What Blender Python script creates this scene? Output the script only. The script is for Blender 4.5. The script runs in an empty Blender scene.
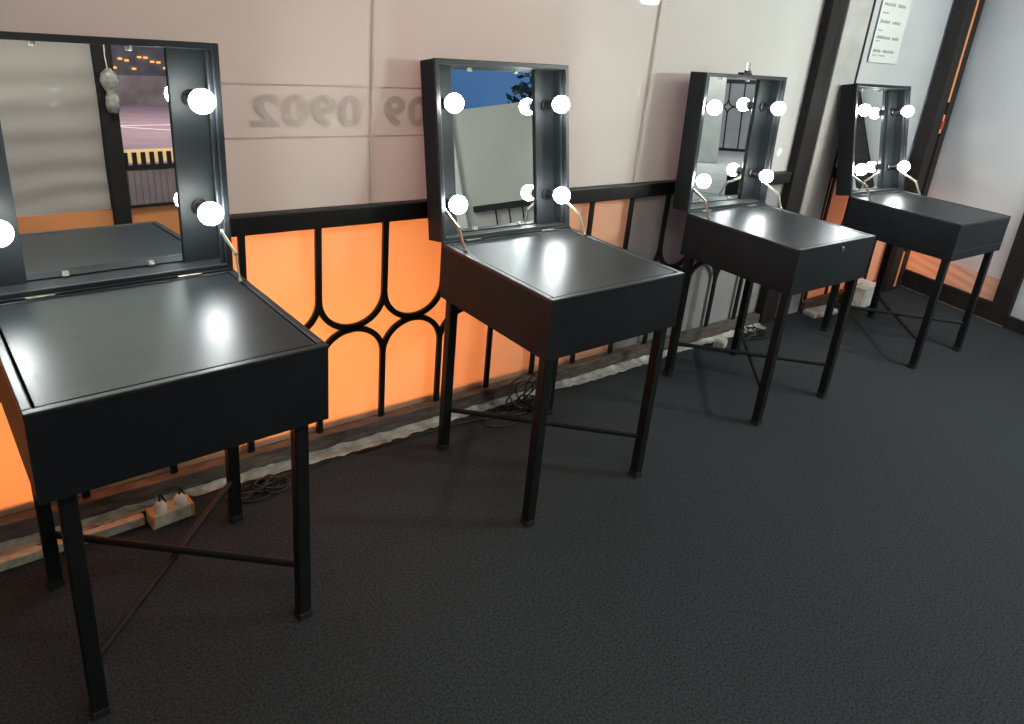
import bpy, bmesh, math, random
from mathutils import Vector, Matrix
random.seed(7)
PI = math.pi
scene = bpy.context.scene
C = scene.collection

# ------------------------------------------------------------------ camera
cam = bpy.data.cameras.new('camera'); camo = bpy.data.objects.new('camera', cam); C.objects.link(camo); scene.camera = camo
F, PX, PY = 714.36, 522.16, 294.06
yaw, pitch, roll = 0.691138, 0.359973, -0.098684
fw = Vector((math.sin(yaw)*math.cos(pitch), math.cos(yaw)*math.cos(pitch), -math.sin(pitch)))
rt = Vector((math.cos(yaw), -math.sin(yaw), 0)); dn = fw.cross(rt)
r2 = math.cos(roll)*rt + math.sin(roll)*dn; d2 = -math.sin(roll)*rt + math.cos(roll)*dn
M = Matrix((r2, -d2, -fw)).transposed().to_4x4(); M.translation = Vector((-0.1441, -1.9522, 1.5187))
camo.matrix_world = M
cam.sensor_fit = 'HORIZONTAL'; cam.sensor_width = 36; cam.lens = F*36/1024
cam.shift_x = (512-PX)/1024; cam.shift_y = (PY-362)/1024
cam.clip_start = 0.02; cam.clip_end = 200

# ------------------------------------------------------------------ world, lights, exposure
vs = scene.view_settings
vs.view_transform = 'Standard'; vs.look = 'None'; vs.gamma = 1; vs.exposure = 0.0; vs.use_curve_mapping = False
BULB = 85.0
def new_world():
    w = bpy.data.worlds.new('dusk_sky'); scene.world = w; w.use_nodes = True
    nt = w.node_tree; nt.nodes.clear()
    o = nt.nodes.new('ShaderNodeOutputWorld'); b = nt.nodes.new('ShaderNodeBackground')
    tc = nt.nodes.new('ShaderNodeTexCoord'); nz = nt.nodes.new('ShaderNodeTexNoise'); cr = nt.nodes.new('ShaderNodeValToRGB')
    nz.inputs['Scale'].default_value = 3.5; nz.inputs['Detail'].default_value = 4
    cr.color_ramp.elements[0].position = .35; cr.color_ramp.elements[0].color = (.045, .125, .30, 1)
    cr.color_ramp.elements[1].position = .75; cr.color_ramp.elements[1].color = (.10, .20, .40, 1)
    nt.links.new(tc.outputs['Generated'], nz.inputs['Vector']); nt.links.new(nz.outputs['Fac'], cr.inputs['Fac'])
    nt.links.new(cr.outputs['Color'], b.inputs['Color']); nt.links.new(b.outputs[0], o.inputs[0]); b.inputs['Strength'].default_value = 1.0
new_world()
def area(name, loc, target, sx, sy, power, col):
    l = bpy.data.lights.new(name, 'AREA'); l.shape = 'RECTANGLE'; l.size = sx; l.size_y = sy; l.energy = power; l.color = col
    o = bpy.data.objects.new(name, l); C.objects.link(o); o.location = loc
    o.rotation_euler = (Vector(target)-Vector(loc)).to_track_quat('-Z', 'Y').to_euler(); return o
# orange floodlights outside, behind the lower part of the translucent sheeting
area('orange_floodlight', (0.42, 1.05, .40), (0.42, .2, .42), 2.0, .45, 58, (1, .40, .085))
area('orange_floodlight', (4.45, .95, .35), (4.45, .2, .40), .7, .45, 9, (1, .36, .085))
area('orange_floodlight', (5.62, .12, .22), (5.12, .02, .2), .3, .25, 4.5, (1, .34, .07))
# rosy fill added behind the upper sheeting to warm its shadows
area('rosy_fill_light', (1.0, 1.9, 1.7), (1.0, .2, 1.2), 1.5, .9, 30, (1, .42, .27))
# soft overhead fill, added to brighten the room; not actual hanging lamps
area('overhead_fill_light', (1.2, -2.3, 2.6), (1.2, -1.2, 0), 2.4, .5, 25, (.95, 1, .86))
area('overhead_fill_light', (3.6, -2.0, 2.6), (5.0, -.1, 1.2), 1.2, .5, 38, (.95, 1, .97))  # fill aimed at the corner and door to lift them
area('work_lamp', (3.9, -2.3, 1.80), (1.6, .1, 1.0), .16, .16, 30, (.88, 1, .90))
area('work_lamp', (4.25, -1.75, 1.78), (2.2, .1, 1.0), .12, .12, 18, (.93, 1, .95))
area('overhead_fill_light', (2.4, -2.7, 2.6), (4.15, -3.2, 1.2), .5, .3, 10, (1, 1, .95))  # fill added for the sheeting reflected in the second mirror
area('overhead_fill_light', (.4, -2.1, 2.6), (.9, -3.6, .8), .8, .3, 26, (1, .95, .88))  # fill added for the opposite wall reflected in the nearest mirror
area('hall_lamp', (10.5, -5.8, 2.5), (10.5, -6.4, 0), 3.0, 1.5, 150, (1, 1, .90))
area('plaza_fill_light', (5.0, -13.5, 6.5), (4.6, -14, 0), 3.0, 3.0, 900, (1, .74, .66))  # fill added over the paving outside, no actual fitting

# ------------------------------------------------------------------ materials
def mat(name, col, rough=.5, metal=0, spec=.5, noise=0, nscale=20, bump=0, bscale=60, coat=0, coat_r=.05, trans=0, emit=None, estr=0, stretch=None):
    m = bpy.data.materials.new(name); m.use_nodes = True; nt = m.node_tree
    p = nt.nodes['Principled BSDF']; out = nt.nodes['Material Output']
    p.inputs['Base Color'].default_value = (*col, 1); p.inputs['Roughness'].default_value = rough
    p.inputs['Metallic'].default_value = metal; p.inputs['Specular IOR Level'].default_value = spec
    p.inputs['Coat Weight'].default_value = coat; p.inputs['Coat Roughness'].default_value = coat_r
    tc = nt.nodes.new('ShaderNodeTexCoord'); mp = nt.nodes.new('ShaderNodeMapping')
    nt.links.new(tc.outputs['Object'], mp.inputs['Vector'])
    if stretch: mp.inputs['Scale'].default_value = stretch
    last = None
    nz = nt.nodes.new('ShaderNodeTexNoise'); nz.inputs['Scale'].default_value = nscale; nz.inputs['Detail'].default_value = 5
    nt.links.new(mp.outputs[0], nz.inputs['Vector'])
    cr = nt.nodes.new('ShaderNodeValToRGB')
    a = max(0, 1-noise); b = 1+noise
    cr.color_ramp.elements[0].position = .3; cr.color_ramp.elements[1].position = .7
    cr.color_ramp.elements[0].color = (col[0]*a, col[1]*a, col[2]*a, 1); cr.color_ramp.elements[1].color = (min(1,col[0]*b), min(1,col[1]*b), min(1,col[2]*b), 1)
    nt.links.new(nz.outputs['Fac'], cr.inputs['Fac']); nt.links.new(cr.outputs[0], p.inputs['Base Color'])
    if bump:
        n2 = nt.nodes.new('ShaderNodeTexNoise'); n2.inputs['Scale'].default_value = bscale; n2.inputs['Detail'].default_value = 3
        nt.links.new(mp.outputs[0], n2.inputs['Vector'])
        bp = nt.nodes.new('ShaderNodeBump'); bp.inputs['Strength'].default_value = bump; bp.inputs['Distance'].default_value = .004
        nt.links.new(n2.outputs['Fac'], bp.inputs['Height']); nt.links.new(bp.outputs[0], p.inputs['Normal'])
    if trans:
        t = nt.nodes.new('ShaderNodeBsdfTranslucent'); mx = nt.nodes.new('ShaderNodeMixShader'); mx.inputs[0].default_value = trans
        nt.links.new(cr.outputs[0], t.inputs['Color']); nt.links.new(p.outputs[0], mx.inputs[1]); nt.links.new(t.outputs[0], mx.inputs[2])
        nt.links.new(mx.outputs[0], out.inputs['Surface'])
    if emit:
        p.inputs['Emission Color'].default_value = (*emit, 1); p.inputs['Emission Strength'].default_value = estr
    return m
laminate = mat('black_laminate', (.0085, .0102, .013), .54, spec=.17, noise=.25, nscale=9, bump=.06, bscale=120)
laminate_top = mat('black_laminate_top', (.012, .015, .0175), .34, spec=.235, noise=.3, nscale=7, bump=.07, bscale=160, stretch=(1, 3, 1))
edge_trim = mat('black_edge_trim', (.010, .012, .014), .36, spec=.4, noise=.2)
lid_board = mat('black_lid_board', (.011, .013, .015), .6, spec=.22, noise=.2, nscale=9)
inner_board = mat('lid_inner_board', (.0075, .010, .011), .5, spec=.28, noise=.25, nscale=12)
tube_black = mat('black_painted_tube', (.007, .008, .009), .5, spec=.25, noise=.2, nscale=30)
iron = mat('black_painted_iron', (.007, .006, .0065), .45, spec=.35, noise=.3, nscale=25)
mirror_m = mat('mirror_glass', (.86, .90, .90), .0, metal=1, noise=.0)
bulb_m = mat('lit_bulb', (.9, .9, .9), .3, emit=(.93, 1.0, .985), estr=BULB)
socket_m = mat('black_bakelite', (.01, .01, .011), .35)
collar_m = mat('white_bulb_collar', (.7, .7, .7), .4)
brass = mat('brass_hardware', (.26, .235, .18), .38, metal=.7, noise=.3, nscale=40)
dull_steel = mat('dull_steel', (.10, .10, .11), .4, metal=.6, noise=.2)
chrome = mat('chrome_hardware', (.6, .6, .6), .25, metal=.9, noise=.2)
clip_m = mat('clear_plastic_clip', (.30, .30, .25), .25, noise=.1)
rubber = mat('black_rubber', (.012, .012, .012), .6)
cable_m = mat('black_cable', (.01, .01, .011), .4)
cream_plastic = mat('cream_plastic', (.50, .46, .36), .45, noise=.25, nscale=60)
orange_tape = mat('orange_tape', (.55, .25, .08), .5)
white_plastic = mat('white_plastic', (.78, .77, .73), .45, noise=.2, nscale=30)
carpet_m = mat('charcoal_carpet', (.036, .040, .045), .95, spec=.1, noise=.5, nscale=150, bump=.9, bscale=420)
sheet_m = mat('cream_vinyl_sheet', (.72, .705, .655), .55, spec=.3, noise=.025, nscale=3, coat=.2, coat_r=.03, trans=.32)
sheet_grey = mat('pale_grey_vinyl_sheet', (.70, .715, .70), .55, spec=.3, noise=.03, nscale=3, coat=.2, coat_r=.04, trans=.30)
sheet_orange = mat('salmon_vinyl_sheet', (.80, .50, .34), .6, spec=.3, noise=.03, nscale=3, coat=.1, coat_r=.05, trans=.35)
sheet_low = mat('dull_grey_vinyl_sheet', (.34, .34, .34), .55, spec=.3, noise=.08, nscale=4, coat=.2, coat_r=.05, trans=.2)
print_m = mat('faded_print', (.70, .645, .60), .55, spec=.3, noise=.05, nscale=9, coat=.2, coat_r=.03, trans=.5)
seam_m = mat('sheet_seam', (.66, .60, .54), .5, spec=.3, noise=.1, coat=.3, trans=.25)
plinth_m = mat('brown_grey_board', (.10, .078, .066), .6, noise=.55, nscale=14, stretch=(1, 4, 4))
hem_m = mat('crumpled_white_plastic', (.36, .35, .32), .45, noise=.5, nscale=16, bump=.5, bscale=50)
sheet_plain = mat('plain_grey_sheet', (.55, .57, .53), .6, noise=.03, nscale=3)
post_dark = mat('dark_steel_post', (.018, .016, .016), .8, spec=.15, noise=.35, nscale=8, stretch=(6, 6, .6))
pillar_m = mat('grey_painted_pillar', (.40, .385, .365), .5, noise=.12, nscale=10)
frame_dark = mat('dark_bronze_frame', (.020, .017, .016), .65, spec=.25, noise=.25, nscale=15)
orange_board = mat('orange_board', (.86, .33, .12), .5, noise=.08, nscale=4)
paper_m = mat('white_paper', (.62, .64, .61), .7, noise=.02)
ink_m = mat('faded_ink', (.30, .31, .29), .7, noise=.2, nscale=60)
red_m = mat('red_tape', (.5, .04, .03), .5)
canopy_m = mat('grey_canopy', (.22, .21, .20), .8, noise=.1)
mauve = mat('mauve_panel', (.27, .21, .22), .6, noise=.12, nscale=6)
plaza_m = mat('mauve_paving', (.30, .23, .24), .7, noise=.12, nscale=1.5)
hallfloor = mat('pale_grey_floor', (.34, .35, .34), .35, noise=.12, nscale=2)
plaster = mat('grey_plaster', (.42, .43, .40), .7, noise=.1, nscale=4)
whitewall = mat('white_wall_paint', (.75, .77, .76), .6, noise=.05)
leaf_m = mat('dark_foliage', (.09, .105, .075), .7, noise=.5, nscale=10)
bark = mat('tree_bark', (.06, .045, .035), .8, noise=.3)
bagm = mat('crumpled_clear_bag', (.34, .32, .29), .3, noise=.4, nscale=30, bump=.6, bscale=40)
yellow_lit = mat('lit_yellow_panel', (.6, .42, .2), .5, emit=(1, .62, .25), estr=.55)
amber_lit = mat('lit_amber_window', (.6, .35, .1), .5, emit=(1, .42, .10), estr=1.6)
line_m = mat('white_court_line', (.75, .72, .72), .6)
dusk_wall = mat('dark_grey_wall', (.25, .23, .21), .7, noise=.3, nscale=2)

# wrinkled sheet: broad soft waves in the surface
def add_waves(m, scale, strength, rot=0):
    nt = m.node_tree; p = nt.nodes['Principled BSDF']
    tc = nt.nodes.new('ShaderNodeTexCoord'); mp = nt.nodes.new('ShaderNodeMapping'); mp.inputs['Rotation'].default_value = (0, rot, 0)
    wv = nt.nodes.new('ShaderNodeTexWave'); wv.bands_direction = 'Z'; wv.inputs['Scale'].default_value = scale; wv.inputs['Distortion'].default_value = 4; wv.inputs['Detail'].default_value = 1; wv.inputs['Detail Scale'].default_value = .6
    bp = nt.nodes.new('ShaderNodeBump'); bp.inputs['Strength'].default_value = strength; bp.inputs['Distance'].default_value = .02
    nt.links.new(tc.outputs['Object'], mp.inputs[0]); nt.links.new(mp.outputs[0], wv.inputs['Vector']); nt.links.new(wv.outputs['Fac'], bp.inputs['Height']); nt.links.new(bp.outputs[0], p.inputs['Normal'])
sheet_wavy = mat('wavy_cream_sheet', (.50, .46, .40), .5, noise=.03, nscale=3, coat=.4, coat_r=.04, trans=.25)
add_waves(sheet_wavy, 1.6, .5)
add_waves(sheet_grey, 1.3, .22)

# ------------------------------------------------------------------ mesh helpers
def link(name, bm, m, parent=None, smooth=False, bevel=0, seg=2):
    me = bpy.data.meshes.new(name)
    bmesh.ops.recalc_face_normals(bm, faces=bm.faces[:])
    bm.to_mesh(me); bm.free(); me.materials.append(m)
    if smooth:
        for f in me.polygons: f.use_smooth = True
    o = bpy.data.objects.new(name, me); C.objects.link(o)
    if parent: o.parent = parent
    if bevel:
        b = o.modifiers.new('bevel', 'BEVEL'); b.width = bevel; b.segments = seg; b.limit_method = 'ANGLE'; b.harden_normals = False
    return o
def box(bm, x0, x1, y0, y1, z0, z1, mtx=None):
    vs_ = [bm.verts.new(Vector(v)) for v in ((x0,y0,z0),(x1,y0,z0),(x1,y1,z0),(x0,y1,z0),(x0,y0,z1),(x1,y0,z1),(x1,y1,z1),(x0,y1,z1))]
    if mtx is not None:
        for v in vs_: v.co = mtx @ v.co
    for f in ((0,3,2,1),(4,5,6,7),(0,1,5,4),(1,2,6,5),(2,3,7,6),(3,0,4,7)): bm.faces.new([vs_[i] for i in f])
    return bm
def B(*a, **k): return box(bmesh.new(), *a, **k)
def lathe(bm, prof, p, axis, n=20):
    """prof: list of (r, h) along axis from p"""
    axis = Vector(axis).normalized(); a = axis.orthogonal().normalized(); b = axis.cross(a)
    rings = []
    for r, h in prof:
        if r < 1e-6: rings.append([bm.verts.new(Vector(p)+axis*h)])
        else: rings.append([bm.verts.new(Vector(p)+axis*h+(a*math.cos(2*PI*i/n)+b*math.sin(2*PI*i/n))*r) for i in range(n)])
    for s, t in zip(rings, rings[1:]):
        if len(s) == 1 and len(t) > 1:
            for i in range(n): bm.faces.new((s[0], t[i], t[(i+1) % n]))
        elif len(t) == 1 and len(s) > 1:
            for i in range(n): bm.faces.new((s[i], s[(i+1) % n], t[0]))
        elif len(s) > 1:
            for i in range(n): bm.faces.new((s[i], s[(i+1) % n], t[(i+1) % n], t[i]))
    if len(rings[0]) > 1: bm.faces.new(rings[0][::-1])
    if len(rings[-1]) > 1: bm.faces.new(rings[-1])
    return bm
def tube(bm, pts, r, n=8):
    pts = [Vector(p) for p in pts]; up = None; rings = []
    for i, p in enumerate(pts):
        t = (pts[min(i+1, len(pts)-1)]-pts[max(i-1, 0)]).normalized()
        if up is None: up = t.orthogonal().normalized()
        up = (up - t*up.dot(t)).normalized(); s = t.cross(up)
        rings.append([bm.verts.new(p+(up*math.cos(2*PI*k/n)+s*math.sin(2*PI*k/n))*r) for k in range(n)])
    for a, b in zip(rings, rings[1:]):
        for k in range(n): bm.faces.new((a[k], a[(k+1) % n], b[(k+1) % n], b[k]))
    bm.faces.new(rings[0][::-1]); bm.faces.new(rings[-1]); return bm
def bar_path(bm, pts, w, t):
    """flat bar following pts in the XZ plane: w across (in plane), t thick in Y"""
    pts = [Vector(p) for p in pts]; rings = []
    for i, p in enumerate(pts):
        d = (pts[min(i+1, len(pts)-1)]-pts[max(i-1, 0)]).normalized(); s = Vector((0, 1, 0)).cross(d)
        rings.append([bm.verts.new(p+s*w/2*a+Vector((0, t/2*b, 0))) for a, b in ((-1,-1),(1,-1),(1,1),(-1,1))])
    for a, b in zip(rings, rings[1:]):
        for k in range(4): bm.faces.new((a[k], a[(k+1) % 4], b[(k+1) % 4], b[k]))
    bm.faces.new(rings[0][::-1]); bm.faces.new(rings[-1]); return bm
def empty(name, loc, rz, label, cat, group=None):
    o = bpy.data.objects.new(name, None); C.objects.link(o); o.location = loc; o.rotation_euler = (0, 0, rz)
    o['label'] = label; o['category'] = cat
    if group: o['group'] = group
    return o
def tag(o, label, cat, group=None):
    o['label'] = label; o['category'] = cat
    if group: o['group'] = group
    return o
def struct(o): o['kind'] = 'structure'; return o

# ------------------------------------------------------------------ setting
Y0 = .22
def plane_xz(name, x0, x1, y, z0, z1, m, nx=1, nz=1, fn=None):
    bm = bmesh.new(); g = [[bm.verts.new((x0+(x1-x0)*i/nx, y+(fn(x0+(x1-x0)*i/nx, z0+(z1-z0)*j/nz) if fn else 0), z0+(z1-z0)*j/nz)) for i in range(nx+1)] for j in range(nz+1)]
    for j in range(nz):
        for i in range(nx): bm.faces.new((g[j][i], g[j][i+1], g[j+1][i+1], g[j+1][i]))
    return link(name, bm, m, smooth=True)
struct(link('floor', B(-2.0, 5.25, -3.62, .60, -.06, 0), carpet_m))
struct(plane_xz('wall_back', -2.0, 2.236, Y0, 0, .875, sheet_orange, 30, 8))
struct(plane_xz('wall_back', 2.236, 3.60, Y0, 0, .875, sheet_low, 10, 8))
wb = struct(plane_xz('wall_back', -2.0, 3.60, Y0, .875, 2.7, sheet_m, 40, 20, lambda x, z: .004*math.sin(x*2.1)*math.sin(z*2.3+x)))
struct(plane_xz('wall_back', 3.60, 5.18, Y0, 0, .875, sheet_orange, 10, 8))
struct(plane_xz('wall_back', 3.60, 5.18, Y0, .875, 2.7, sheet_grey, 20, 20, lambda x, z: .003*math.sin(x*3+1)*math.sin(z*2)))
# welded seams and print bands of the sheeting
for x, w in ((.941, .007), (2.236, .007), (-.355, .007)):
    o = link('seam', B(x-w/2, x+w/2, -.0045+Y0-.004, Y0-.003, .91, 2.69), seam_m, wb)
for z in (1.285, 1.130):
    link('print_line', B(.45, 1.15, Y0-.0062, Y0-.0052, z-.0018, z+.0018), print_m, wb)
def lettering(txt, x_left, z, size, y, parent, squash=1.0):
    cu = bpy.data.curves.new('tmp', 'FONT'); cu.body = txt; cu.size = size; cu.offset = size*.034; cu.space_character = 1.12; cu.extrude = 0
    to = bpy.data.objects.new('tmp', cu); C.objects.link(to)
    bpy.context.view_layer.update(); dg = bpy.context.evaluated_depsgraph_get()
    me = bpy.data.meshes.new_from_object(to.evaluated_get(dg)); bpy.data.objects.remove(to)
    xs = [v.co.x for v in me.vertices]; x1 = max(xs)
    for v in me.vertices: v.co = Vector((x_left+(x1-v.co.x)*squash, y-v.co.z, z+v.co.y))   # reads from outside: mirrored in here
    me.materials.append(print_m); me.name = 'lettering'
    o = bpy.data.objects.new('lettering', me); C.objects.link(o); o.parent = parent; return o, max(v.co.x for v in me.vertices)
lt, xr = lettering('0902', .560, 1.166, .128, Y0-.0066, wb, 1.24)
LTX = xr
lt2, xr2 = lettering('09', .985, 1.166, .128, Y0-.0066, wb, 1.24)

struct(link('ceiling', B(-2.0, 5.3, -3.62, 3.6, 2.72, 2.78), canopy_m))  # overhang behind the back wall added to keep blue sky off the sheeting
struct(link('wall_left', B(-2.05, -2.0, -3.62, .3, 0, 2.72), plaster))
struct(link('light_ledge_1', B(-2.0, 3.6, Y0+.012, 1.35, .868, .885), frame_dark))  # unseen slab outside, added to stop orange light at rail height
struct(link('light_ledge_2', B(3.66, 5.1, Y0+.012, 1.25, .868, .885), frame_dark))  # same added light stop for the right-hand bay
struct(link('shade_curb', B(-2.0, 3.6, .25, .36, 0, .100), frame_dark))  # unseen curb outside, added to shade the foot of the sheeting
# brown board plinth on the floor under the railing
struct(link('baseboard_back', B(-2.0, 3.42, .168, .214, 0, .070), plinth_m, bevel=.003))
struct(link('baseboard_back', B(3.90, 4.86, .168, .214, 0, .060), plinth_m, bevel=.003))

# railing ------------------------------------------------------------
SP = .2447; X0 = .504
def make_railing(xa, xb, start, label, bw=.021, zt=.905, zb=.070, y=.196):
    r = empty('railing', ((xa+xb)/2, y, zb), 0, label, 'railing')
    ox, oy, oz = r.location
    link('top_rail', B(xa-ox, xb-ox, -.022, .018, zt-.062-oz, zt-oz), iron, r, bevel=.004)
    rad = SP/2 - .0; zc = .462; n = 10
    k = start
    while X0+SP*k < xb-.02:
        x = X0+SP*k; k += 1
        if x < xa+.02: continue
        bm = bmesh.new()
        bar_path(bm, [(x-ox, 0, zt-.055-oz), (x-ox, 0, zc+rad-oz)], bw, .012)
        bar_path(bm, [(x-ox, 0, .0705-oz), (x-ox, 0, zc-rad-oz)], bw, .012)
        for sx in (-1, 1):
            if x+sx*rad < xa-.005 or x+sx*rad > xb+.005: continue
            for sz in (-1, 1):
                # centre of the quarter arc lies half a cell to the side
                cx, cz = x+sx*rad, zc+sz*(rad)
                pts = [(cx-sx*rad*math.cos(t*PI/2/n)-ox, 0, cz-sz*rad*math.sin(t*PI/2/n)*.965-oz) for t in range(n+1)]
                bar_path(bm, pts, bw, .0118 + .0004*sx)
        link('baluster', bm, iron, r)
    return r
make_railing(-1.95, 3.425, -9, 'long black iron railing with looped bars along the cream and orange back wall')
make_railing(3.90, 4.85, 13, 'short black iron railing piece with looped bars between grey pillar and door corner')

# posts --------------------------------------------------------------
pt = empty('steel_post', (3.52, .17, 0), 0, 'dark steel post standing between the cream sheeting and the grey pillar', 'post')
link('post_tube', B(-.085, .045, -.005, .045, 0, 2.7), post_dark, pt, bevel=.004)
link('side_channel', B(.047, .085, .01, .045, 0, 2.7), frame_dark, pt, bevel=.003)
pl = link('wall_pillar', B(3.625, 3.862, .185, .216, 0, 2.7), pillar_m, bevel=.006); tag(pl, 'plain light grey square pillar right of the dark steel post', 'pillar')
st = link('gap_strip', B(3.864, 3.882, .185, .215, 0, 2.7), frame_dark); tag(st, 'thin dark upright strip along the right edge of the grey pillar', 'trim strip')
cp = empty('corner_post', (4.985, .15, 0), 0, 'pair of dark uprights in the corner with a thin orange slit between', 'post')
link('upright', B(-.130, -.018, -.03, .055, 0, 2.7), frame_dark, cp, bevel=.003)
link('upright', B(.018, .092, -.03, .055, 0, 2.7), frame_dark, cp, bevel=.003)
link('slit_glow_strip', B(-.0178, .0178, -.026, -.016, 1.30, 2.7), orange_board, cp)['label'] = 'orange strip painted as backlight in the slit'  # orange colour stands in for backlight through the gap, here and below
link('slit_glow_strip', B(-.0178, .0178, -.026, -.016, .02, .28), orange_board, cp)
link('slit_glow_strip', B(-.0178, .0178, -.026, -.016, 1.10, 1.22), orange_board, cp)['label'] = 'short orange strip painted as backlight in the slit'
link('latch', B(-.016, .016, -.034, -.026, 1.13, 1.18), red_m, cp, bevel=.002)['label'] = 'small red latch tape'
link('slit_back', B(-.0178, .0178, -.012, .054, 0, 2.7), post_dark, cp)

# paper notice ---------------------------------------------------------
nt_ = link('paper_notice', B(4.00, 4.325, Y0-.012, Y0-.0105, 1.500, 1.98), paper_m)
tag(nt_, 'white paper notice with faded printed lines taped above the fourth table', 'notice')
random.seed(3)
def ink_row(z, words, h):
    x = 4.025
    for w, n in words:
        bm = bmesh.new(); cw = w/n
        for i in range(n):                                   # illegible block lettering
            hh = h*random.uniform(.7, 1)
            box(bm, x+i*cw, x+i*cw+cw*.68, Y0-.0130, Y0-.0124, z, z+hh)
            if random.random() < .5: box(bm, x+i*cw, x+i*cw+cw*.9, Y0-.0130, Y0-.0124, z+hh*.4, z+hh*.55)
        link('printed_line', bm, ink_m, nt_); x += w+.025
for z, words, h in ((1.90, [(.12, 7), (.10, 6)], .018), (1.85, [(.09, 8)], .008), (1.80, [(.13, 7), (.09, 5)], .018), (1.76, [(.07, 7)], .008),
                    (1.71, [(.11, 6), (.1, 6)], .018), (1.668, [(.05, 6)], .007), (1.627, [(.155, 9), (.08, 5)], .018), (1.612, [(.05, 5)], .007), (1.555, [(.085, 5), (.13, 8)], .017), (1.535, [(.05, 6), (.07, 7)], .007)):
    ink_row(z, words, h)

# ------------------------------------------------------------------ right wall
ang = math.atan2(-.975, -.22); c0 = Vector((5.17, .21, 0))
RW = Matrix.Translation(c0) @ Matrix.Rotation(ang, 4, 'Z')      # local: +x runs along the wall toward the viewer, +y to the room's outside or inside
# local +y for this rotation points (0.975,-0.22): outside the room
def rwbox(s0, s1, y0, y1, z0, z1): return B(s0, s1, y0, y1, z0, z1, mtx=RW)
def rwplane(name, s0, s1, z0, z1, m, y=0.0, parent=None):
    bm = bmesh.new(); n = 16; g = [[bm.verts.new(RW @ Vector((s0+(s1-s0)*i/n, y+.003*math.sin(i*.9+j), z0+(z1-z0)*j/n))) for i in range(n+1)] for j in range(n+1)]
    for j in range(n):
        for i in range(n): bm.faces.new((g[j][i], g[j][i+1], g[j+1][i+1], g[j+1][i]))
    return link(name, bm, m, parent, smooth=True)
door = struct(link('door_1', rwbox(.005, .055, -.03, .03, 0, 2.2), frame_dark, bevel=.003))
link('stile', rwbox(.725, .84, -.03, .03, 0, 2.2), frame_dark, door, bevel=.003)
link('bottom_rail', rwbox(.055, .725, -.03, .03, 0, .125), frame_dark, door, bevel=.003)
link('top_rail', rwbox(.055, .725, -.03, .03, 2.1, 2.2), frame_dark, door, bevel=.003)
rwplane('door_panel', .055, .725, .275, 2.1, sheet_grey, 0, door)
rwplane('door_panel', .055, .725, .125, .275, sheet_orange, 0, door)['label'] = 'low orange door panel'
struct(link('trim_3', rwbox(.0, .84, -.048, -.03, 0, .008), plinth_m))
# wall beyond the door: sheeting, opening to a hall, low wall of sheeting with railing
struct(rwplane('wall_right', .84, 1.40, 0, 2.7, sheet_grey))
w3 = struct(rwplane('wall_right', 2.30, 3.30, 0, 2.10, sheet_plain))
QA = RW @ Vector((3.30, 0, 0)); QB = Vector((3.72, -3.56, 0)); QM = Matrix.Translation(QA) @ Matrix.Rotation(math.atan2(QB.y-QA.y, QB.x-QA.x), 4, 'Z'); QL = (QB-QA).length
struct(link('wall_right', B(0, QL, -.004, .004, 0, 2.05, mtx=QM), sheet_plain))
link('frame_rail', rwbox(.84, 1.40, -.03, .03, 0, .08), frame_dark, w3)
def wedge():
    bm = B(0, 1, -.10, -.006, 0, 2.7)
    for v in bm.verts:
        v.co.x = QL+.22 if v.co.x > .5 else (QL-.10 if v.co.z < 1 else QL-.035)
        v.co = QM @ v.co
    return bm
tag(link('white_post', wedge(), whitewall, bevel=.004), 'slim white post seen in the second mirror from the left', 'post')
tag(link('doorway_post', rwbox(1.40, 1.47, -.04, .04, 0, 2.7), frame_dark, bevel=.003), 'dark post on the near side of the hall opening', 'post')
tag(link('doorway_post', rwbox(2.225, 2.285, -.04, .04, 0, 2.7), frame_dark, bevel=.003), 'dark post on the far side of the hall opening', 'post')
rr = empty('railing', QM @ Vector((QL/2, -.05, 0)), math.atan2(QB.y-QA.y, QB.x-QA.x), 'black railing with plain bars reflected low in the second mirror from the left', 'railing')
link('top_rail', B(-QL/2, QL/2-.15, -.015, .015, 1.06, 1.12), iron, rr, bevel=.003)
link('bottom_rail', B(-QL/2, QL/2-.15, -.012, .012, .05, .075), iron, rr)
for i in range(5): link('baluster', B(-QL/2+.02+i*.13, -QL/2+.036+i*.13, -.006, .006, .07, 1.062), iron, rr)
# tree outside over the low wall
tr = empty('tree', (6.80, -4.85, -.75), 0, 'dark leafy tree against blue sky, reflected in the second mirror from the left', 'tree')
bm = bmesh.new(); tube(bm, [(0, 0, 0), (.05, .02, 1.2), (-.03, .05, 2.4), (.1, 0, 3.3)], .09)
for a in range(6):
    t = a*PI/3; tube(bm, [(0, 0, 2.2+a*.1), (.4*math.cos(t), .4*math.sin(t), 2.8+a*.1), (.9*math.cos(t), .9*math.sin(t), 3.2)], .03, 6)
link('trunk', bm, bark, tr)
bm = bmesh.new(); random.seed(5)
for i in range(1500):
    a = random.uniform(0, 2*PI); u = random.uniform(-1, 1); rr_ = random.random()**.4
    p = Vector((math.cos(a)*math.sqrt(1-u*u)*1.05*rr_, math.sin(a)*math.sqrt(1-u*u)*1.05*rr_, 3.1+u*.95*rr_))
    d = Vector((random.gauss(0, 1), random.gauss(0, 1), random.gauss(0, .6))).normalized(); e = d.orthogonal().normalized()
    q = [bm.verts.new(p+v) for v in (d*.10, e*.035, -d*.10, -e*.035)]; bm.faces.new(q)
link('foliage', bm, leaf_m, tr)

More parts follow.
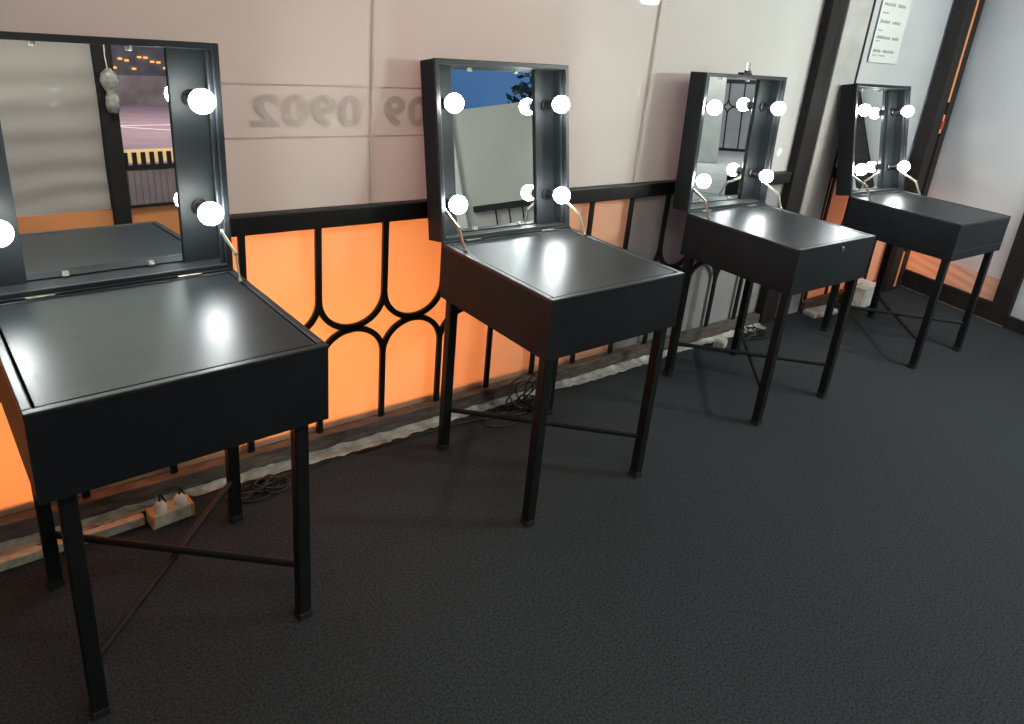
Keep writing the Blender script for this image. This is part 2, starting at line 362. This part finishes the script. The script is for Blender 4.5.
# hall seen through the opening (mirror of the third table)
def unit(v): return Vector(v).normalized()
hd = Vector((.795, -.607, 0)); hs = Vector((.607, .795, 0))     # view direction of that mirror and its side
HM = Matrix.Translation((2.6, .02, 0)) @ Matrix(((hd.x, hs.x, 0), (hd.y, hs.y, 0), (0, 0, 1))).to_4x4()   # local x: away, y: side
struct(link('floor', B(3.0, 13.9, -3.2, 3.2, -.06, -.004, mtx=HM), hallfloor))
struct(link('wall_far', B(13.6, 13.7, -3.2, 3.2, 0, 3.2, mtx=HM), plaster))
pz = tag(link('hall_pillar', B(10.2, 10.7, -1.5, -.06, 0, 3.2, mtx=HM), plaster, bevel=.01), 'broad grey pillar in the hall, reflected in the third mirror', 'pillar')
hr = empty('railing', HM @ Vector((12.6, .9, 0)), math.atan2(hd.y, hd.x)-PI/2, 'small black looped railing far down the hall, reflected in the third mirror', 'railing')
link('top_rail', B(-1.0, 1.0, -.02, .02, 1.42, 1.50), iron, hr); link('bottom_rail', B(-1.0, 1.0, -.02, .02, .04, .10), iron, hr)
for i in range(7):
    x = -.9+i*.3; bm = bmesh.new(); rad = .15; zc = .95
    bar_path(bm, [(x, 0, .08), (x, 0, zc-rad)], .03, .012); bar_path(bm, [(x, 0, 1.44), (x, 0, zc+rad)], .03, .012)
    for sx in (-1, 1):
        for sz in (-1, 1): bar_path(bm, [(x+sx*rad-sx*rad*math.cos(t*PI/16), 0, zc+sz*rad-sz*rad*math.sin(t*PI/16)) for t in range(9)], .03, .012)
    link('baluster', bm, iron, hr)

# ------------------------------------------------------------------ opposite side of the room (first mirror)
YO = -3.6
struct(plane_xz('wall_front', -2.0, 1.13, YO, .29, 2.7, sheet_wavy, 30, 20, lambda x, z: .008*math.sin(z*7+1.3*math.sin(x*2.4))))
struct(link('wall_front', B(-2.0, 3.5, YO-.03, YO-.004, 0, .285), orange_board))
struct(plane_xz('wall_front', 1.95, 3.5, YO, .29, 2.7, sheet_wavy, 20, 20, lambda x, z: .008*math.sin(z*7+1.3*math.sin(x*2.4))))
tag(link('opening_post', B(1.135, 1.245, YO-.04, YO+.05, 0, 2.7), frame_dark, bevel=.004), 'black post with a bag hung on it, reflected in the nearest mirror', 'post')
tag(link('opening_post', B(1.88, 1.95, YO-.04, YO+.05, 0, 2.7), frame_dark, bevel=.004), 'dark post on the far side of the street opening, across the room', 'post')
bg = empty('hanging_bag', (1.20, YO+.09, .96), 0, 'crumpled grey plastic bag hanging on the black post in the nearest mirror', 'bag')
bm = bmesh.new(); lathe(bm, [(0, 0), (.035, .01), (.05, .06), (.045, .11), (.028, .15), (.05, .18), (.062, .22), (.045, .27), (.012, .30), (0, .305)], (0, 0, 0), (0, 0, 1), 14)
for v in bm.verts: v.co += Vector((random.uniform(-1, 1)*.007, random.uniform(-1, 1)*.006, random.uniform(-1, 1)*.005)); v.co.y *= .6
link('bag_body', bm, bagm, bg, smooth=True)
link('cord', tube(bmesh.new(), [(0, -.02, .29), (-.005, -.03, .38), (0, -.038, .46)], .004, 6), white_plastic, bg)
struct(link('wall_front', B(1.245, 1.88, YO-.03, YO-.004, 1.62, 2.7), canopy_m))  # header added to keep sky out of the worktop reflection
# barrier in the street opening
br = empty('street_barrier', (1.53, YO+.0, .285), 0, 'mauve ribbed barrier with a lit slatted top, reflected in the nearest mirror', 'barrier')
bm = B(-.285, .28, -.012, .012, .0, .27)
for i in range(12): box(bm, -.27+i*.045, -.262+i*.045, .012, .02, .02, .26)
link('ribbed_panel', bm, mauve, br)
link('top_rail', B(-.285, .28, -.02, .02, .272, .305), frame_dark, br)
link('bottom_rail', B(-.285, .28, -.02, .03, -.004, .016), frame_dark, br)
link('slat_backing', B(-.285, .20, -.02, -.012, .32, .415), yellow_lit, br)['label'] = 'lit yellow panel'
for i in range(9): link('slat', B(-.28+i*.06, -.250+i*.06, -.01, .004, .305, .395), frame_dark, br)
struct(link('floor', B(-30, 60, -70, YO-.04, -.10, -.03), plaza_m))
def pv(x, y): return (x, y)
tag(link('court_line', B(1, 9, -14.1, -13.95, -.03, -.022), line_m), 'straight white line painted across the mauve street paving', 'painted line')
bm = bmesh.new(); box(bm, 0, 5, -.06, .06, -.03, -.022, mtx=Matrix.Translation((4.1, -13.9, 0)) @ Matrix.Rotation(R_ := 1.0, 4, 'Z')); 
tag(link('court_line', bm, line_m), 'slanting white line painted on the mauve street paving', 'painted line')
struct(link('wall_far', B(-10, 30, -21, -20.8, -.03, .78), dusk_wall))
ab = empty('far_building', (6, -28, 0), 0, 'dark distant building with amber lit windows beyond the street', 'building')
link('wall', B(-8, 10, -.5, 3, 0, 2.9), dusk_wall, ab)
random.seed(11)
for i in range(46):
    x = -1+i*.2; z = .85+.40*random.random()
    link('window', B(x, x+.12, 2.99, 3.05, z, z+.06), amber_lit, ab)

# ------------------------------------------------------------------ the make-up tables
W, D, H, HB, LH, LT = .578, .573, .80, .190, .596, .088
def make_table(X, Y, a, lo, label, extras=(), wl=.14, D=D, li=.032):
    ux = Vector((math.cos(a), math.sin(a), 0)); uy = Vector((-math.sin(a), math.cos(a), 0))
    base = Vector((X, Y, 0)) + ux*W/2 - uy*D/2
    t = empty('makeup_table', base, a, label, 'table', 'black folding make-up tables with lighted mirror lids')
    hx, hy = W/2, D/2; th = .014; rim = .017
    # body: four side boards and a bottom board, one cabinet
    bm = bmesh.new(); zb = H-HB
    box(bm, -hx, hx, -hy, -hy+th, zb, H); box(bm, -hx, hx, hy-th, hy, zb, H)
    box(bm, -hx, -hx+th, -hy+th, hy-th, zb, H); box(bm, hx-th, hx, -hy+th, hy-th, zb, H)
    box(bm, -hx+th, hx-th, -hy+th, hy-th, zb+.002, zb+.012)
    link('body', bm, laminate, t)
    bm = bmesh.new()                                              # raised rim round the worktop
    z0, z1 = H-.001, H+.0022; e = .0015
    box(bm, -hx-e, hx+e, -hy-e, -hy+rim, z0-.008, z1); box(bm, -hx-e, hx+e, hy-rim, hy+e, z0-.008, z1)
    box(bm, -hx-e, -hx+rim, -hy+rim, hy-rim, z0-.008, z1); box(bm, hx-rim, hx+e, -hy+rim, hy-rim, z0-.008, z1)
    link('worktop_rim', bm, edge_trim, t, bevel=.003, seg=3)
    link('worktop', B(-hx+rim+.004, hx-rim-.004, -hy+rim+.004, hy-rim-.004, H-.014, H+.0008), laminate_top, t, bevel=.0015)
    # legs and crossed stretchers
    lw = .0165
    for sx in (-1, 1):
        for sy in (-1, 1):
            x, y = sx*(hx-li), sy*(hy-li)
            lg = link('leg', B(x-lw, x+lw, y-lw, y+lw, .012, zb+.002), tube_black, t, bevel=.003)
            link('foot_cap', B(x-lw-.0015, x+lw+.0015, y-lw-.0015, y+lw+.0015, 0, .022), rubber, lg, bevel=.002)
    for sgn, z in ((1, .168), (-1, .148)):
        link('stretcher', tube(bmesh.new(), [(-(hx-li-.008), sgn*(hy-li-.008), z), (hx-li-.008, -sgn*(hy-li-.008), z)], .0095, 10), tube_black, t, smooth=False)
    # lid hinged along the back edge; local frame: x across, z up the lid, y: opening faces -y
    lid_bm = bmesh.new(); bt = .014
    box(lid_bm, -hx, -hx+bt, 0, LT, 0, LH); box(lid_bm, hx-bt, hx, 0, LT, 0, LH)
    box(lid_bm, -hx+bt, hx-bt, 0, LT, LH-bt, LH); box(lid_bm, -hx+bt, hx-bt, 0, LT, 0, bt)
    box(lid_bm, -hx+bt, hx-bt, LT-.006, LT, bt, LH-bt)
    lid = link('lid', lid_bm, lid_board, t)
    lid.location = (0, hy+.001, H+.0045); lid.rotation_euler = (-lo, 0, 0)
    bm = bmesh.new(); e = .0012                                     # edge banding round the lid opening
    box(bm, -hx-e, -hx+bt+e, -.003, .008, -.0, LH+e); box(bm, hx-bt-e, hx+e, -.003, .008, 0, LH+e)
    box(bm, -hx+bt, hx-bt, -.003, .008, LH-bt-e, LH+e); box(bm, -hx+bt, hx-bt, -.003, .008, 0, bt+e)
    link('edge_band', bm, edge_trim, lid, bevel=.002)
    mz = LT-.008; mw = .182
    link('mirror', B(-mw, mw, mz-.004, mz, bt+.004, LH-bt-.001), mirror_m, lid)
    for s in (-1, 1):
        x0, x1 = sorted((s*(mw+.001), s*(hx-bt)))
        link('side_panel', B(x0, x1, mz-.014, mz+.001, bt, LH-bt), inner_board, lid, bevel=.0015)
        x0, x1 = sorted((s*(hx-bt-.012), s*(hx-bt)))
        link('corner_bead', B(x0, x1, .012, .024, bt, LH-bt), edge_trim, lid, bevel=.003)
        for w in (wl, .456):
            xx = s*.2335
            link('bulb_socket', lathe(bmesh.new(), [(.023, 0), (.023, .006), (.0175, .010), (.0165, .045), (.0185, .047), (.0185, .052)], (xx, mz-.014, w), (0, -1, 0), 18), socket_m, lid, smooth=False)
            link('bulb_collar', lathe(bmesh.new(), [(.0155, .050), (.018, .056), (.0205, .064)], (xx, mz-.014, w), (0, -1, 0), 18), collar_m, lid, smooth=True)
            rb = .0315; prof = [(.0205, .0635)]
            cy = .0635+math.sqrt(rb*rb-.0205**2)
            a0 = math.asin(.0205/rb)
            for k in range(1, 13):
                th_ = a0+(PI-a0)*k/12; prof.append((max(0, rb*math.sin(th_)) if k < 12 else 0, cy-rb*math.cos(th_)))
            link('light_bulb', lathe(bmesh.new(), prof, (xx, mz-.014, w), (0, -1, 0), 20), bulb_m, lid, smooth=True)
    for cx, cz in ((-.10, LH-bt-.010), (.10, LH-bt-.010), (-.10, bt+.008), (.10, bt+.008)):
        bm = B(cx-.007, cx+.007, mz-.011, mz-.004, cz-.005, cz+.008); lathe(bm, [(.004, 0), (.004, .003)], (cx, mz-.012, cz), (0, -1, 0), 8)
        link('mirror_clip', bm, clip_m, lid, bevel=.0015)
    # hinges on the back edge
    link('hinge_rail', B(-hx+.002, hx-.002, hy-.010, hy+.004, H+.0030, H+.0075), edge_trim, t)
    for hxx in (-.17, .17):
        bm = B(hxx-.03, hxx+.03, hy-.0125, hy-.0102, H+.0027, H+.0085); lathe(bm, [(.003, 0), (.003, .06)], (hxx-.03, hy-.012, H+.006), (1, 0, 0), 10)
        link('hinge', bm, brass, t)
    # folding lid stays, one either side
    for s in (-1, 1):
        xx = s*(hx-bt-.006)
        ty = hy+math.sin(lo)*.105+.012; tz = H+.005+.105
        top = Vector((xx, ty, tz)); bot = Vector((xx, hy-.105, H+.006)); mid = (top+bot)/2+Vector((s*.004, -.028, .014))
        bm = bmesh.new()
        for p, q_ in ((top, mid), (mid, bot)):
            d = (q_-p); L = d.length; mt = Matrix.Translation(p) @ d.to_track_quat('Z', 'X').to_matrix().to_4x4()
            box(bm, -.0055, .0055, -.0014, .0014, -.004, L+.004, mtx=mt) if True else None
        for p in (top, mid, bot): lathe(bm, [(.0065, -.004), (.0065, .004), (0, .0055)], p, (s, 0, 0), 12)
        link('lid_stay', bm, brass, t)
    if 'lock' in extras:
        bm = bmesh.new(); lathe(bm, [(.012, 0), (.012, .003), (.009, .005), (0, .005)], (.03, -hy, H-.030), (0, -1, 0), 18)
        link('lock', bm, dull_steel, t)
    if 'clasp' in extras:
        bm = B(-.042, .022, .0, .03, LH+.001, LH+.010); box(bm, -.012, .018, .004, .02, LH+.008, LH+.02)
        link('clasp', bm, iron, lid, bevel=.002)
        link('clasp_wire', tube(bmesh.new(), [(-.010, .010, LH+.018), (-.008, .012, LH+.05), (.012, .012, LH+.05), (.012, .010, LH+.018)], .0022, 6), chrome, lid)
    if 'seam' in extras:
        bm = bmesh.new(); zz = zb+.045; e = .0012
        box(bm, -hx-e, hx+e, -hy-e, hy+e, zz-.0015, zz+.0015); link('body_seam', bm, edge_trim, t)
    return t
make_table(-.154, -.021, .060, .039, 'nearest black make-up table on the left, hanging bag and street reflected in its mirror', wl=.166, li=.050)
make_table(1.111, .011, .015, .181, 'second black make-up table from the left, blue sky in its mirror', wl=.125)
make_table(2.390, .018, -.012, .043, 'third black make-up table, clasp on lid top and round lock on front', ('lock', 'clasp'))
make_table(3.705, -.037, -.033, .209, 'farthest black make-up table on the right, beside the corner door', ('seam',), D=.590)

# ------------------------------------------------------------------ floor edge strip, cables, small things
bm = bmesh.new(); random.seed(21); n = 260; prev = None
for i in range(n+1):
    x = -1.9+ (3.42+1.9)*i/n
    row = []
    jy = .010*math.sin(x*5)+random.uniform(-.006, .006)
    for j in range(6):
        yv = .165 - j*.009 + (jy if j > 2 else 0)*(j/5); row.append(bm.verts.new((x, yv, .004+abs(random.gauss(0, .0035))+.010*max(0, 1-j/2.))))
    if prev:
        for j in range(5): bm.faces.new((prev[j], row[j], row[j+1], prev[j+1]))
    prev = row
o = link('plastic_strip', bm, hem_m, smooth=False); so = o.modifiers.new('s', 'SOLIDIFY'); so.thickness = .002
tag(o, 'long crumpled white plastic strip on the floor along the wall board', 'plastic strip')

def coil(name, cx, cy, n, r0, r1, label, seed, zmax=.06, tail=None, rad=.0035):
    rnd = random.Random(seed); pts = []
    x, y = cx, cy
    for k in range(n):
        rr0 = rnd.uniform(r0, r1); ox, oy = rnd.gauss(0, .035)+cx, rnd.gauss(0, .012)+cy
        ph = rnd.uniform(0, 2*PI); tilt = rnd.uniform(0, zmax)
        for i in range(22):
            t = ph+2*PI*i/22; pts.append(Vector((ox+rr0*math.cos(t), oy+rr0*.55*math.sin(t), .006+tilt*(.5+.5*math.sin(t+k)))))
    # smooth between loops
    for _ in range(3): pts = [pts[0]]+[(pts[i-1]+pts[i]*2+pts[i+1])/4 for i in range(1, len(pts)-1)]+[pts[-1]]
    if tail: pts += [Vector(p) for p in tail]
    for _ in range(2): pts = [pts[0]]+[(pts[i-1]+pts[i]*2+pts[i+1])/4 for i in range(1, len(pts)-1)]+[pts[-1]]
    for p in pts: p.y = min(p.y, .106)
    o = link(name, tube(bmesh.new(), pts, rad, 6), cable_m, smooth=True); return tag(o, label, 'cable')
coil('coiled_cable', .50, .055, 7, .04, .08, 'tangled black cable on the floor under the nearest table', 1, .07, [(.60, .09, .006), (.75, .10, .006)])
coil('coiled_cable', 1.60, .08, 8, .05, .10, 'tangled black cable with upright loops behind the second table', 2, .16, [(1.45, .06, .006), (1.30, .10, .006), (1.05, .105, .006), (.85, .10, .006)])
coil('coiled_cable', 3.22, .07, 7, .05, .09, 'tangled black cable behind the third table', 3, .09, [(3.35, .0, .006), (3.45, .02, .006)])
coil('coiled_cable', 1.43, .02, 1, .09, .10, 'single loop of black cable flat on the carpet by the second table', 4, .004)

# outlet strip with two plugs under the first table
os_ = empty('outlet_block', (.215, .060, 0), .12, 'cream double outlet block with orange taped edges under the nearest table', 'power outlet')
link('housing', B(-.062, .062, -.024, .030, 0, .046), cream_plastic, os_, bevel=.004)
for x in (-.060, .052): link('tape_band', B(x, x+.008, -.0252, .0312, .001, .0475), orange_tape, os_, bevel=.001)
for x in (-.028, .030):
    p = link('plug', lathe(bmesh.new(), [(.019, 0), (.019, .014), (.014, .024), (.008, .030)], (x, .004, .044), (0, 0, 1), 14), white_plastic, os_, smooth=False)
    link('plug_cord', tube(bmesh.new(), [(x, .004, .070), (x+.004, .015, .090), (x+.012, .035, .080), (x+.03, .05, .03), (x+.06, .052, .006)], .0035, 6), cable_m, p)
link('board', B(-.42, .205, .050, .076, .0, .030, mtx=Matrix.Translation((-.06, .012, 0)) @ Matrix.Rotation(.03, 4, 'Z')), cream_plastic, bevel=.003)
tag(bpy.data.objects['board'], 'pale cream cable duct on the floor left of the outlet block', 'cable duct')
bpy.data.objects['board'].name = 'cable_duct'
ad = empty('power_adapter', (2.93, .07, 0), .3, 'small cream power adapter on the floor behind the third table', 'power adapter')
link('adapter_body', B(-.045, .045, -.025, .025, 0, .045), cream_plastic, ad, bevel=.006)
link('plug_head', B(.045, .072, -.014, .014, .012, .034), white_plastic, ad, bevel=.004)
bx = empty('white_box', (4.42, .085, 0), .1, 'white box on the floor behind the farthest table', 'box')
link('box_body', B(-.11, .11, -.06, .06, 0, .13), white_plastic, bx, bevel=.004)
link('box_lid', B(-.113, .113, -.063, .063, .122, .14), white_plastic, bx, bevel=.003)
link('cord', tube(bmesh.new(), [(-.10, -.02, .02), (-.16, -.05, .03), (-.2, -.02, .08), (-.15, .0, .15), (-.02, .01, .145)], .004, 6), cream_plastic, bx)
pk = empty('small_packet', (3.98, .10, 0), -.1, 'small pale packet with a red mark, lying left of the white box', 'packet')
bm = B(-.13, .11, -.05, .04, 0, .035)
link('packet_body', bm, hem_m, pk, bevel=.01); link('red_mark', B(-.105, -.075, -.0515, -.049, .010, .026), red_m, pk)
